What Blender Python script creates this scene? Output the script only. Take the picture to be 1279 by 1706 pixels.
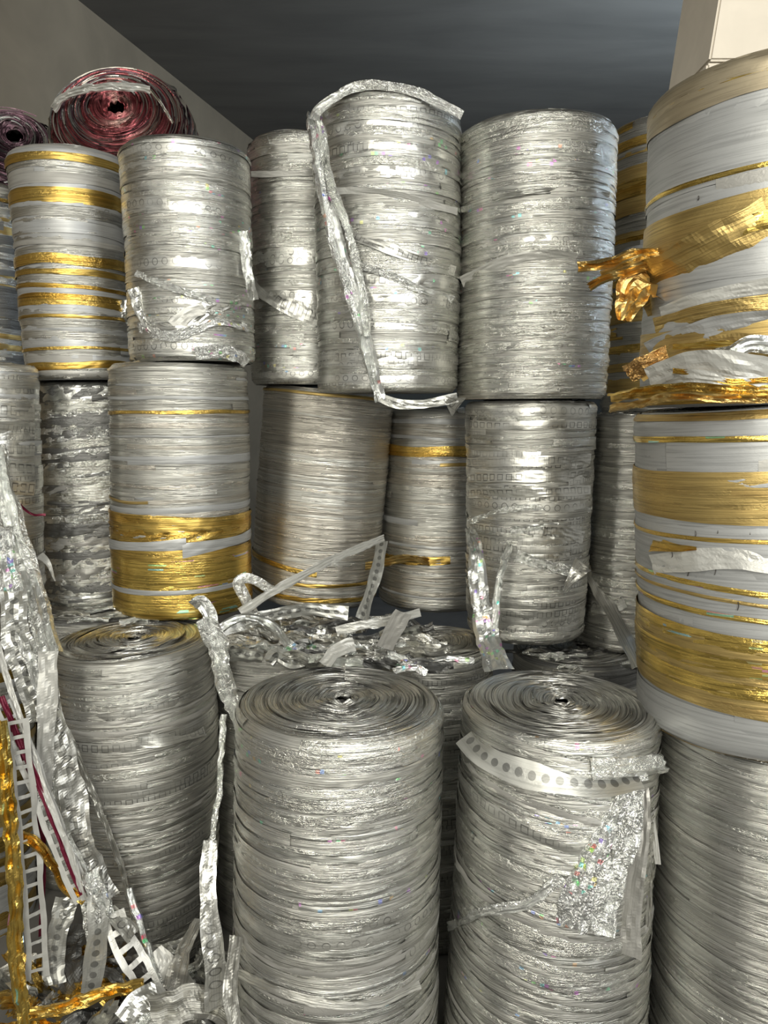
import bpy, math, random
import numpy as np
from mathutils import Vector, Matrix

for o in list(bpy.data.objects): bpy.data.objects.remove(o)
S = bpy.context.scene
COL = S.collection

# ------------------------------------------------------------------ camera
F = 1280.0; PITCH = math.radians(7.7); CZ = 1.10
cd = bpy.data.cameras.new('camera'); cam = bpy.data.objects.new('camera', cd); COL.objects.link(cam)
cd.sensor_fit = 'VERTICAL'; cd.sensor_height = 36.0; cd.lens = 36.0*F/1706.0
cd.clip_start = 0.02; cd.clip_end = 60
cam.location = (0, 0, CZ); cam.rotation_euler = (math.pi/2 - PITCH, 0, 0)
S.camera = cam
S.view_settings.view_transform = 'Standard'; S.view_settings.look = 'None'
S.view_settings.gamma = 1.0; S.view_settings.use_curve_mapping = False
S.view_settings.exposure = 0.03

# ------------------------------------------------------------------ world and lights
w = bpy.data.worlds.new('daylight'); S.world = w; w.use_nodes = True
bgn = w.node_tree.nodes['Background']; bgn.inputs[0].default_value = (0.93, 0.92, 0.86, 1); bgn.inputs[1].default_value = 0.36
def area(name, loc, target, sx, sy, power, col):
    l = bpy.data.lights.new(name, 'AREA'); l.shape = 'RECTANGLE'; l.size = sx; l.size_y = sy
    l.energy = power; l.color = col
    o = bpy.data.objects.new(name, l); COL.objects.link(o); o.location = loc
    o.rotation_euler = (Vector(target)-Vector(loc)).to_track_quat('-Z', 'Y').to_euler()
    return o
# the open shutter behind the photographer: three bays of daylight
area('bay_light', (-0.95, -1.7, 1.95), (0, 1.5, 0.95), 0.40, 2.3, 34, (1.0, 0.96, 0.84))
area('bay_light', (0.35, -1.8, 2.05), (0, 1.5, 0.95), 0.50, 2.3, 66, (1.0, 0.98, 0.88))
area('bay_light', (1.75, -1.3, 1.95), (0, 1.5, 0.95), 0.35, 2.3, 34, (0.96, 0.98, 0.98))
# bluish daylight from a side opening at the right, behind the big roll
area('side_opening_light', (1.55, 2.35, 1.75), (0.75, 2.7, 2.2), 0.5, 0.7, 42.0, (0.66, 0.82, 1.0))

# ------------------------------------------------------------------ pixel -> place
cp, sp = math.cos(PITCH), math.sin(PITCH)
def ray(px, py):
    x = (px-639.5)/F; y = (853-py)/F
    return np.array([x, y*sp+cp, y*cp-sp])
def P(px, py, d):
    r = ray(px, py); return np.array([0, 0, CZ]) + r*(d/r[1])
def zc(px, py, d): return d/ray(px, py)[1]

# ------------------------------------------------------------------ materials
def nt(name):
    m = bpy.data.materials.new(name); m.use_nodes = True
    t = m.node_tree; t.nodes.clear(); return m, t
class N:
    def __init__(s, t): s.t = t
    def n(s, typ, **kw):
        a = s.t.nodes.new(typ)
        for k, v in kw.items(): setattr(a, k, v)
        return a
    def link(s, a, b): s.t.links.new(a, b)
    def val(s, sock, v):
        if isinstance(v, bpy.types.NodeSocket): s.link(v, sock)
        else: sock.default_value = v
    def math(s, op, a, b=0.0, c=0.0, clamp=False):
        m = s.n('ShaderNodeMath', operation=op); m.use_clamp = clamp
        s.val(m.inputs[0], a); s.val(m.inputs[1], b); s.val(m.inputs[2], c); return m.outputs[0]
    def mix(s, f, a, b, blend='MIX'):
        m = s.n('ShaderNodeMix', data_type='RGBA', blend_type=blend)
        s.val(m.inputs[0], f); s.val(m.inputs[6], a); s.val(m.inputs[7], b); return m.outputs[2]
    def rng(s, v, a, b, c, d):
        m = s.n('ShaderNodeMapRange'); s.val(m.inputs[0], v)
        for i, q in enumerate((a, b, c, d)): m.inputs[i+1].default_value = q
        return m.outputs[0]
    def noise(s, vec, scale=1, detail=2, rough=0.5, dist=0.0):
        m = s.n('ShaderNodeTexNoise'); s.link(vec, m.inputs['Vector'])
        m.inputs['Scale'].default_value = scale; m.inputs['Detail'].default_value = detail
        m.inputs['Roughness'].default_value = rough; m.inputs['Distortion'].default_value = dist
        return m.outputs[0]
    def mapv(s, vec, sc):
        m = s.n('ShaderNodeMapping'); s.link(vec, m.inputs[0]); m.inputs['Scale'].default_value = sc; return m.outputs[0]

def c4(c): return (c[0], c[1], c[2], 1)
def foil(name, col, rough=0.3, metal=0.92, streak=1.0, crinkle=1.0, csc=120, pattern=None, holo=0.0, col2=None,
         var=0.25, fine=850, lines=0.5, hsc=(160, 160, 1)):
    m, t = nt(name); g = N(t)
    out = g.n('ShaderNodeOutputMaterial'); b = g.n('ShaderNodeBsdfPrincipled'); g.link(b.outputs[0], out.inputs[0])
    uv = g.n('ShaderNodeUVMap', uv_map='UV').outputs[0]; tp = g.n('ShaderNodeUVMap', uv_map='Tape').outputs[0]
    sep = g.n('ShaderNodeSeparateXYZ'); g.link(tp, sep.inputs[0])
    tu, tv = sep.outputs[0], sep.outputs[1]
    tid = g.math('FLOOR', tv); tf = g.math('SUBTRACT', tv, tid)
    wn = g.n('ShaderNodeTexWhiteNoise', noise_dimensions='1D'); g.link(tid, wn.inputs['W']); rnd = wn.outputs[0]
    # winding layers seen edge on: long streaks round the roll
    s1 = g.noise(g.mapv(uv, (6, fine, 1)), 1, 4, 0.6, 0.5)
    s2 = g.noise(g.mapv(uv, (9, fine*0.22, 1)), 1, 2, 0.5, 0.3)
    cr = g.noise(g.mapv(uv, (1, 1.6, 1)), csc, 3, 0.6, 1.2)
    pm = g.noise(g.mapv(uv, (7, 55, 1)), 1, 2, 0.5, 0.2)            # patches that are crumpled and patches that lie smooth
    patch = g.rng(g.math('ADD', pm, g.math('MULTIPLY', rnd, 0.35)), 0.52, 0.78, 0.12, 1.0)
    b1 = g.n('ShaderNodeBump'); b1.inputs['Strength'].default_value = min(1, 0.55*streak); b1.inputs['Distance'].default_value = 0.0019*streak
    g.link(g.math('ADD', s1, g.math('MULTIPLY', s2, 0.5)), b1.inputs['Height'])
    b2 = g.n('ShaderNodeBump'); b2.inputs['Distance'].default_value = 0.0035*crinkle
    g.link(g.math('MULTIPLY', patch, min(1, 0.8*crinkle)), b2.inputs['Strength']); g.link(cr, b2.inputs['Height'])
    g.link(b1.outputs[0], b2.inputs['Normal'])
    g.link(b2.outputs[0], b.inputs['Normal'])
    # base colour: tape to tape variation and thin streaks of painted shade between turns
    cc = g.mix(g.math('MULTIPLY', rnd, 1.0), c4(tuple(x*(1-var) for x in col)), c4(col))
    if col2: cc = g.mix(g.rng(g.noise(g.mapv(uv, (3, 30, 1)), 1, 1), 0.5, 0.68, 0, 1), cc, c4(col2))
    gap = g.rng(s1, 0.36, 0.52, 1.0-lines, 1.0)
    
    mul = g.n('ShaderNodeVectorMath', operation='SCALE'); g.link(cc, mul.inputs[0]); g.link(gap, mul.inputs['Scale']); cc = mul.outputs[0]
    if pattern:
        per, lo, hi = pattern[1:4]
        cu = g.math('SUBTRACT', g.math('FRACT', g.math('DIVIDE', g.math('ADD', tu, g.math('MULTIPLY', rnd, 0.3)), per)), 0.5)
        cv = g.math('MULTIPLY', g.math('SUBTRACT', tf, 0.5), 1.0 if len(pattern) < 6 else pattern[5])
        if pattern[0] == 'square':
            q = g.math('MAXIMUM', g.math('ABSOLUTE', cu), g.math('ABSOLUTE', cv))
        else:
            q = g.math('SQRT', g.math('ADD', g.math('MULTIPLY', cu, cu), g.math('MULTIPLY', cv, cv)))
        ins = g.math('MULTIPLY', g.math('GREATER_THAN', q, lo), g.math('LESS_THAN', q, hi))
        worn = g.rng(g.noise(g.mapv(uv, (9, 40, 1)), 1, 1), 0.42, 0.6, 0.1 if len(pattern) < 6 else 0.8, 1)
        cc = g.mix(g.math('MULTIPLY', g.math('MULTIPLY', ins, worn), pattern[4]), cc, (0.10, 0.10, 0.095, 1))
    if holo > 0:
        # rainbow glints of the holographic foil, painted into the base colour by cell
        cell = g.n('ShaderNodeTexWhiteNoise', noise_dimensions='2D')
        sn = g.n('ShaderNodeVectorMath', operation='FLOOR'); g.link(g.mapv(uv, hsc), sn.inputs[0]); g.link(sn.outputs[0], cell.inputs['Vector'])
        clus = g.noise(g.mapv(uv, (14, 14, 1)), 1, 1)
        on = g.math('MULTIPLY', g.math('GREATER_THAN', cell.outputs[0], 1-holo), g.math('GREATER_THAN', clus, 0.52))
        hs = g.n('ShaderNodeCombineColor', mode='HSV'); g.link(g.math('FRACT', g.math('MULTIPLY', cell.outputs[0], 97.0)), hs.inputs[0])
        hs.inputs[1].default_value = 0.55; hs.inputs[2].default_value = 0.95
        cc = g.mix(g.math('MULTIPLY', on, 0.8), cc, hs.outputs[0])
    g.link(cc, b.inputs['Base Color'])
    b.inputs['Metallic'].default_value = metal
    g.link(g.math('ADD', g.math('MULTIPLY', g.math('SUBTRACT', 1.0, patch), 0.13), rough, clamp=True), b.inputs['Roughness'])
    return m

def plain(name, col, rough=0.8, nscale=8, amt=0.25, bump=0.0, metal=0.0, stretch=(1, 1, 1)):
    m, t = nt(name); g = N(t)
    out = g.n('ShaderNodeOutputMaterial'); b = g.n('ShaderNodeBsdfPrincipled'); g.link(b.outputs[0], out.inputs[0])
    tc = g.n('ShaderNodeTexCoord').outputs['Object']
    nn = g.noise(g.mapv(tc, stretch), nscale, 4, 0.6, 0.4)
    g.link(g.mix(g.rng(nn, 0.3, 0.7, 0, 1), c4(tuple(x*(1-amt) for x in col)), c4(col)), b.inputs['Base Color'])
    b.inputs['Roughness'].default_value = rough; b.inputs['Metallic'].default_value = metal
    if bump:
        bb = g.n('ShaderNodeBump'); bb.inputs['Strength'].default_value = 0.5; bb.inputs['Distance'].default_value = bump
        g.link(nn, bb.inputs['Height']); g.link(bb.outputs[0], b.inputs['Normal'])
    return m

M = {}
M['bright']  = foil('silver_foil', (0.80, 0.80, 0.74), 0.17, 0.95, 1.0, 1.0, 130)
M['satin']   = foil('satin_silver_foil', (0.72, 0.71, 0.655), 0.27, 0.9, 1.1, 0.35, 90, lines=0.55)
M['warm']    = foil('warm_silver_foil', (0.72, 0.68, 0.60), 0.26, 0.9, 1.2, 0.3, 90, lines=0.6, fine=800)
M['film']    = foil('grey_film', (0.46, 0.465, 0.46), 0.42, 0.5, 0.5, 0.25, 60, var=0.15, fine=300, lines=0.25)
M['matte']   = foil('matte_grey_tape', (0.44, 0.43, 0.40), 0.45, 0.5, 0.3, 0.5, 70, var=0.12, fine=200, lines=0.2)
M['holo']    = foil('holographic_foil', (0.78, 0.78, 0.73), 0.17, 0.95, 1.0, 0.8, 130, holo=0.10)
M['square']  = foil('square_punched_foil', (0.66, 0.655, 0.61), 0.32, 0.85, 0.5, 0.4, 90, pattern=('square', 0.019, 0.24, 0.33, 0.75), var=0.12, fine=300, lines=0.3)
M['circle']  = foil('circle_punched_foil', (0.68, 0.675, 0.63), 0.30, 0.85, 0.5, 0.5, 90, pattern=('circle', 0.021, 0.23, 0.31, 0.7), var=0.12, fine=300, lines=0.3)
M['dots']    = foil('dotted_foil', (0.60, 0.60, 0.56), 0.36, 0.8, 0.4, 0.5, 90, pattern=('circle', 0.019, -1, 0.30, 0.7, 1.8), var=0.1, fine=250, lines=0.2)
M['gold']    = foil('gold_foil', (0.80, 0.55, 0.15), 0.22, 0.95, 0.9, 0.8, 110, var=0.2, col2=(0.60, 0.36, 0.07), fine=350)
M['goldsat'] = foil('satin_gold_foil', (0.62, 0.45, 0.17), 0.34, 0.85, 0.8, 0.5, 90, var=0.15, col2=(0.48, 0.33, 0.12), fine=400, lines=0.35)
M['goldcrum']= foil('crumpled_gold_foil', (0.72, 0.50, 0.18), 0.22, 0.95, 0.3, 1.6, 150, var=0.1, col2=(0.55, 0.34, 0.13), fine=200, lines=0.1)
M['goldholo']= foil('iridescent_gold_foil', (0.88, 0.62, 0.16), 0.20, 0.95, 0.9, 0.5, 110, holo=0.16, fine=250, hsc=(22, 330, 1))
M['crum']    = foil('crumpled_silver_foil', (0.88, 0.89, 0.86), 0.20, 0.96, 0.2, 1.8, 140, var=0.1, fine=200, lines=0.1)
M['crumholo']= foil('crumpled_holographic_foil', (0.86, 0.87, 0.85), 0.20, 0.96, 0.2, 1.6, 140, holo=0.12, var=0.1, fine=200, lines=0.1)
M['face']    = foil('foil_roll_end', (0.76, 0.755, 0.71), 0.22, 0.95, 1.8, 0.7, 160, lines=0.85, fine=700, var=0.1)
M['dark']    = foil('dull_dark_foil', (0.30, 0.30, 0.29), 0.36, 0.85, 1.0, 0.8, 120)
M['red']     = foil('red_foil_thread', (0.62, 0.17, 0.19), 0.22, 0.85, 1.4, 0.8, 140, col2=(0.62, 0.50, 0.42), lines=0.85, fine=500, var=0.5)
M['purple']  = foil('purple_foil_thread', (0.18, 0.10, 0.13), 0.28, 0.8, 1.4, 0.8, 140, col2=(0.12, 0.10, 0.10), lines=0.85, fine=500, var=0.5)
M['goldfilm'] = foil('dull_gold_film', (0.46, 0.39, 0.27), 0.36, 0.7, 0.5, 0.3, 70, var=0.1, fine=300, lines=0.25)
M['maroon']  = foil('maroon_film', (0.15, 0.008, 0.03), 0.30, 0.4, 0.2, 0.4, 80, fine=200, lines=0.1)
M['whitefilm']= foil('white_film', (0.55, 0.545, 0.51), 0.38, 0.35, 0.2, 0.6, 80, fine=200, lines=0.1, var=0.08)
M['slit']    = plain('dark_slit', (0.06, 0.055, 0.05), 0.7)
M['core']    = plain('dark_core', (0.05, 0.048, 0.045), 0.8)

# ------------------------------------------------------------------ mesh collector
_tid = [1]
class MB:
    def __init__(s): s.v = []; s.f = []; s.uv = []; s.tp = []; s.mi = []; s.mats = []; s.n = 0; s.sm = []
    def grid(s, V, U, T, mat, closed=False, smooth=True, skip=None):
        """V (a,b,3); U, T (a,b,2)"""
        a, b = V.shape[:2]
        if mat not in s.mats: s.mats.append(mat)
        k = s.mats.index(mat)
        idx = np.arange(a*b).reshape(a, b)+s.n
        q = np.stack([idx[:-1, :-1], idx[1:, :-1], idx[1:, 1:], idx[:-1, 1:]], -1).reshape(-1, 4)
        if skip is not None: q = q[~skip.reshape(-1)]
        s.v.append(V.reshape(-1, 3)); s.uv.append(U.reshape(-1, 2)); s.tp.append(T.reshape(-1, 2))
        s.f.append(q); s.mi.append(np.full(len(q), k)); s.sm.append(np.full(len(q), smooth)); s.n += a*b
    def build(s, name, parent=None):
        v = np.concatenate(s.v).astype(np.float32); f = np.concatenate(s.f).astype(np.int32)
        uv = np.concatenate(s.uv); tp = np.concatenate(s.tp)
        me = bpy.data.meshes.new(name); me.vertices.add(len(v)); me.vertices.foreach_set('co', v.ravel())
        me.loops.add(f.size); me.loops.foreach_set('vertex_index', f.ravel())
        me.polygons.add(len(f)); me.polygons.foreach_set('loop_start', np.arange(0, f.size, 4, dtype=np.int32))
        me.polygons.foreach_set('loop_total', np.full(len(f), 4, dtype=np.int32))
        me.polygons.foreach_set('material_index', np.concatenate(s.mi).astype(np.int32))
        me.polygons.foreach_set('use_smooth', np.concatenate(s.sm))
        me.update(calc_edges=True)
        for nm, arr in (('UV', uv), ('Tape', tp)):
            l = me.uv_layers.new(name=nm); l.data.foreach_set('uv', arr[f.ravel()].astype(np.float32).ravel())
        for m in s.mats: me.materials.append(M[m] if isinstance(m, str) else m)
        o = bpy.data.objects.new(name, me); COL.objects.link(o)
        if parent: o.parent = parent
        return o
def tag(o, label=None, cat=None, group=None, kind=None):
    if label: o['label'] = label
    if cat: o['category'] = cat
    if group: o['group'] = group
    if kind: o['kind'] = kind
    return o
def empty(name, loc, quat=None):
    o = bpy.data.objects.new(name, None); COL.objects.link(o); o.location = loc; o.empty_display_size = 0.05
    if quat: o.rotation_mode = 'QUATERNION'; o.rotation_quaternion = quat
    return o

class Wave:
    """smooth pseudo noise, periodic in theta when k are integers"""
    def __init__(s, rg, n, ku, kv):
        s.k = [(rg.integers(-ku, ku+1), rg.uniform(-kv, kv), rg.uniform(0, 6.28), rg.uniform(.4, 1)) for _ in range(n)]
        s.s = math.sqrt(sum(a[3]**2 for a in s.k))
    def __call__(s, u, v):
        r = 0
        for a, b, c, d in s.k: r = r + d*np.sin(a*u+b*v+c)
        return r/s.s

# ------------------------------------------------------------------ rolls of foil
ROLLS = {}
class Roll:
    def __init__(s, key, name, label, cxt, cxb, rt, rb, ytop, ybot, d, group=None, zb=None, dt=None, cat='foil roll'):
        dt = dt or d
        Rt = rt*zc(cxt, ytop, dt)/F; Rb = rb*zc(cxb, min(ybot, 1706), d)/F
        s.Rt, s.Rb = Rt, Rb
        zt = P(cxt, ytop, dt-Rt)[2]; z0 = P(cxb, ybot, d-Rb)[2] if zb is None else zb
        top = np.array([P(cxt, ytop, dt)[0], dt, zt])
        bx = (cxb-639.5)*(d*cp - (z0-CZ)*sp)/F if zb is not None else P(cxb, ybot, d)[0]
        base = np.array([bx, d, z0])
        ax = top-base; s.L = float(np.linalg.norm(ax)); s.base = base; s.ax = ax/s.L
        s.q = Vector((0, 0, 1)).rotation_difference(Vector(s.ax)); s.Mq = np.array(s.q.to_matrix())
        s.root = tag(empty(name, base, s.q), label, cat, group)
        s.bulge = 0.0; ROLLS[key] = s; s.key = key
        s.rg = np.random.default_rng(sum(ord(c)*(i+7) for i, c in enumerate(key))*13)
        s.wv = Wave(s.rg, 6, 2, 14); s.w2 = Wave(s.rg, 8, 5, 120); s.w3 = Wave(s.rg, 9, 15, 1.5); s.fl = 0.0005
        print('ROLL', key, 'R', round(Rt, 3), round(Rb, 3), 'z', round(z0, 3), round(zt, 3), 'x', round(base[0], 2), round(top[0], 2), 'd', d)
    def R(s, z, th=0):
        t = np.clip(z/s.L, 0, 1); r = s.Rb+(s.Rt-s.Rb)*t + s.bulge*np.sin(np.pi*t)
        e = 0.014
        r = r - 0.010*np.clip((e-(s.L-z))/e, 0, 1)**2 - 0.008*np.clip((e-z)/e, 0, 1)**2
        return r + 0.0022*s.wv(th, z) + 0.0006*s.w2(th, z) + s.fl*s.w3(th, z)
    def depth(s, px, py, off=0.006):
        r = ray(px, py); best = (9, None)
        for d in np.arange(s.base[1]-0.35, s.base[1]+0.2, 0.004):
            p = P(px, py, d)-s.base; h = float(p@s.ax); dist = float(np.linalg.norm(p-h*s.ax)); R = float(s.R(min(max(h, 0.02), s.L-0.02)))
            if dist < R+off: return d
            if dist-R < best[0]: best = (dist-R, d)
        return best[1]
    def loc(s, px, py):
        """pixel on the roll's skin -> (theta, z) in the roll's own frame"""
        d = s.depth(px, py, 0.001); p = s.Mq.T@(P(px, py, d)-s.base)
        return math.atan2(p[0], -p[1]), p[2]
    def band(s, mb, z0, w, mat, slope=0.0, th0=-math.pi, th1=math.pi, off=0.002, wob=0.0012, crink=0.0004, nth=None, nv=4, wvar=0.15, curl=0.0006, smooth=True):
        rg = s.rg
        nth = nth or max(8, int(110*(th1-th0)/(2*math.pi)))
        th = np.linspace(th0, th1, nth)[:, None]; v = np.linspace(0, 1, nv+1)[None, :]
        a = Wave(rg, 5, 4, 0); b = Wave(rg, 8, 26, 9)
        ww = w*(1+wvar*a(th, 0)*0.6)
        z = z0 + slope*np.sin(th) + wob*Wave(rg, 4, 5, 0)(th, 0) + (v-0.5)*ww
        z = np.clip(z, 0.0015, s.L-0.0015)
        rr = s.R(z, th) + off + crink*b(th, v*3) - curl*np.abs(2*v-1)**4
        V = np.stack([rr*np.sin(th), -rr*np.cos(th), z+0*th], -1)
        _tid[0] += 1; k = _tid[0]; uo = rg.uniform(0, 5); vo = rg.uniform(0, 5)
        Rm = max(s.Rt, s.Rb)
        U = np.stack([th*Rm+uo+0*v, z*1.0+vo], -1); T = np.stack([th*Rm+0*v, k+0.02+0.96*v+0*th], -1)
        mb.grid(V, U, T, mat, smooth=smooth)
    def body(s, mats, weights, n=70, wr=(0.006, 0.022), tilt=0.004, crink=0.0005, base='satin', bulge=0.0, thick=0.0026, zwidth=None):
        """the wound body: base skin and n overlapping turns of tape"""
        s.bulge = bulge; rg = s.rg; mb = MB()
        th = np.linspace(-math.pi, math.pi, 129)[:, None]; z = np.linspace(0, s.L, 60)[None, :]
        rr = s.R(z, th); V = np.stack([rr*np.sin(th), -rr*np.cos(th), z+0*th], -1)
        U = np.stack([th*s.Rt+0*z, z+0*th], -1); _tid[0] += 1
        mb.grid(V, U, np.stack([th*s.Rt+0*z, _tid[0]+0.5+0*z+0*th], -1), base)
        # lower end
        rr = np.linspace(0, 1, 3)[None, :]*(s.R(0)-0.001)
        V = np.stack([rr*np.sin(th), -rr*np.cos(th), 0.0005+0*rr+0*th], -1)
        mb.grid(V, np.stack([th*s.Rt+0*rr, rr+0*th], -1), np.stack([th+0*rr, 0.5+0*rr+0*th], -1), 'dark')
        zs = rg.permutation(np.linspace(0.004, s.L-0.004, n)); s.tilt = tilt
        for i, z0 in enumerate(zs):
            m = rg.choice(mats, p=np.array(weights)/sum(weights)); wd = rg.uniform(*wr)
            if m in ('square', 'circle', 'dots'): wd = rg.uniform(0.016, 0.024)
            edge = min(z0, s.L-z0); tl = rg.normal(tilt, abs(tilt)*0.35+0.001)
            tl = float(np.clip(tl, -edge-0.002, edge+0.002))
            if rg.random() < 0.45: a, b = -math.pi, math.pi
            else:
                a = rg.uniform(-math.pi, 1.2); b = a+rg.uniform(1.2, 4.5)
            s.band(mb, z0, wd, m, tl, a, b, 0.0004+thick*i/n, crink=crink*rg.uniform(0.4, 1.6), nth=int(100*(b-a)/6.28)+4, nv=3)
        return mb.build('foil_winding', s.root)
    def face(s, mat='face', hole=0.012, ecc=(0.004, 0.002), bump=0.0016, dome=0.002, dip=0.006):
        rg = s.rg; mb = MB()
        R = float(s.R(s.L-0.001)); nr = 170; na = 181
        th = np.linspace(-math.pi, math.pi, na)[:, None]; q = np.linspace(0, 1, nr)[None, :]
        r = hole+(R-hole+0.0008)*q
        ring = np.cumsum(rg.normal(0, 1, nr)); ring -= np.linspace(ring[0], ring[-1], nr); ring = (ring-ring.mean())/(ring.std()+1e-6)
        hi = rg.normal(0, 1, nr)
        wv = Wave(rg, 6, 4, 6); wv2 = Wave(rg, 6, 9, 50)
        z = s.L-0.001 + dome*(1-q**2) + bump*0.6*ring[None, :] + bump*0.8*hi[None, :]*(1+0.9*wv2(th, q)) + 0.002*wv(th, q)*(q < 0.97)*(1-q**6) - dip*np.exp(-(r/0.03)**2)
        rw = r*(1+0.035*wv(th, 0)*(1-q)**0.7)
        V = np.stack([rw*np.sin(th)+ecc[0]*(1-q), -rw*np.cos(th)+ecc[1]*(1-q), z], -1)
        _tid[0] += 1
        U = np.stack([th*0.08+0*q, r+0.0009*th], -1)
        mb.grid(V, U, np.stack([th*0.08+0*q, _tid[0]+0.5+0*q+0*th], -1), mat)
        # the crumpled heart of the roll
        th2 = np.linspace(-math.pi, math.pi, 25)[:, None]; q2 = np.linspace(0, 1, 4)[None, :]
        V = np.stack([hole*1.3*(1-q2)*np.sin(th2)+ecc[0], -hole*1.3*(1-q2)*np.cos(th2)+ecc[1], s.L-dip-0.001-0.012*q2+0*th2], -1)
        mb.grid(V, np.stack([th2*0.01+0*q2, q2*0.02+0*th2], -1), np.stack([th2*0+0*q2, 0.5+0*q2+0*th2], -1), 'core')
        return mb.build('spiral_end', s.root)
    def pband(s, name, y, wpx, mat, slope=0.0, px=None, th0=-math.pi, th1=math.pi, off=0.0042, crink=0.0005, label=None, n=1, mats2=None, wvar=0.15, nv=6, wob=0.0015, smooth=True):
        """band laid over the winding as a part of its own; y, wpx as seen at the middle of the roll"""
        cxm = px if px is not None else 639.5+F*s.base[0]/zc(640, y, s.base[1])
        th, z = s.loc(cxm, y); th_, zl = s.loc(cxm, y+wpx/2); th_, zu = s.loc(cxm, y-wpx/2)
        mb = MB(); wd = abs(zu-zl)
        z = z - slope*math.sin(th)
        for i in range(n):
            zz = z + (0 if n == 1 else (i/(n-1)-0.5)*wd*0.7)
            s.band(mb, zz, wd if n == 1 else wd/n*1.7, mat if (i % 3 != 2 or not mats2) else mats2, slope, th0, th1, off+0.0004*(i % 3), crink=crink, nv=nv, wvar=wvar, wob=wob, nth=max(16, int(140*(th1-th0)/6.28)), smooth=smooth)
        o = mb.build(name, s.root)
        if label: o['label'] = label
        return o

# ------------------------------------------------------------------ loose strips
def strip(name, pts, width, mat, parent=None, label=None, cat=None, group=None, seed=1, folds=0.0, crink=0.003, twist=(0, 0), taper=(1, 1),
          nv=6, ladder=None, roll=None, off=0.008, step=0.0045, sag=0.0, smooth=False, back=None):
    """pts: (px, py, depth or Roll); a strip of foil that runs through them"""
    rg = np.random.default_rng(seed*101+7)
    W = []
    for p in pts:
        d = p[2] if len(p) > 2 else roll
        if isinstance(d, Roll): d = d.depth(p[0], p[1], off)
        W.append(P(p[0], p[1], d))
    W = np.array(W); W2 = np.vstack([2*W[0]-W[1], W, 2*W[-1]-W[-2]])
    out = []
    for i in range(1, len(W2)-2):
        n = max(3, int(np.linalg.norm(W2[i+1]-W2[i])/step)); t = np.linspace(0, 1, n, endpoint=False)[:, None]
        p0, p1, p2, p3 = W2[i-1:i+3]
        out.append(0.5*((2*p1)+(-p0+p2)*t+(2*p0-5*p1+4*p2-p3)*t**2+(-p0+3*p1-3*p2+p3)*t**3))
    C = np.vstack(out+[W[-1:]]); n = len(C)
    T = np.gradient(C, axis=0); T /= np.linalg.norm(T, axis=1)[:, None]+1e-9
    view = np.array([0, 0, CZ])-C; view /= np.linalg.norm(view, axis=1)[:, None]
    side = np.cross(T, view); side /= np.linalg.norm(side, axis=1)[:, None]+1e-9
    nor = np.cross(side, T)
    L = np.concatenate([[0], np.cumsum(np.linalg.norm(np.diff(C, axis=0), axis=1))]); tt = L/L[-1]
    tw = twist[0]+(twist[1]-twist[0])*tt + 0.28*np.interp(L, np.arange(0, L[-1]+.08, .08), rg.normal(0, 1, len(np.arange(0, L[-1]+.08, .08))))
    s2 = side*np.cos(tw)[:, None]+nor*np.sin(tw)[:, None]; n2 = -side*np.sin(tw)[:, None]+nor*np.cos(tw)[:, None]
    v = np.linspace(-0.5, 0.5, nv+1) if not ladder else np.array([-.5, -.24, -.12, 0, .12, .24, .5]); wd = width*(taper[0]+(taper[1]-taper[0])*tt)*(1+0.08*np.sin(L*60+seed))
    kn = np.arange(0, L[-1]+0.02, 0.012)
    crink = crink*0.6
    D = np.zeros((n, nv+1))
    for j in range(nv+1): D[:, j] = np.interp(L, kn, rg.normal(0, 1, len(kn)))*crink
    zig = np.array([((j % 2)*2-1) for j in range(nv+1)])*folds*width/nv
    D = D + zig[None, :]*(1+0.25*np.sin(L*14)[:, None])
    V = C[:, None, :] + s2[:, None, :]*(v[None, :, None]*wd[:, None, None]*(1-0.35*min(1, folds))) + n2[:, None, :]*D[:, :, None]
    V += s2[:, None, :]*(np.interp(L, kn, rg.normal(0, 1, len(kn)))*crink*0.5)[:, None, None]
    _tid[0] += 1
    U = np.stack([np.repeat(L[:, None], nv+1, 1)+seed*.37, v[None, :]*wd[:, None]+seed*.11], -1)
    Tp = np.stack([np.repeat(L[:, None], nv+1, 1), np.repeat((_tid[0]+0.02+0.96*(v+0.5))[None, :], n, 0)], -1)
    skip = None
    if ladder:
        skip = np.zeros((n-1, nv), bool); m = int(ladder/step)
        for i in range(n-1):
            if i % m >= max(1, int(m*0.36)): skip[i, 1:-1] = True
    mb = MB(); mb.grid(V, U, Tp, mat, smooth=smooth, skip=skip)
    if parent is not None:
        Mi = np.array(parent_matrix(parent).inverted())
        mb.v = [a@Mi[:3, :3].T+Mi[:3, 3] for a in mb.v]
        o = mb.build(name, parent)
    else:
        base = V.reshape(-1, 3)[V.reshape(-1, 3)[:, 2].argmin()]
        mb.v = [a-base for a in mb.v]; o = mb.build(name); o.location = base
    tag(o, label, cat if parent is None else None, group if parent is None else None)
    return o
def parent_matrix(p):
    q = p.rotation_quaternion if p.rotation_mode == 'QUATERNION' else p.rotation_euler.to_quaternion()
    return Matrix.LocRotScale(p.location, q, p.scale)

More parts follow.
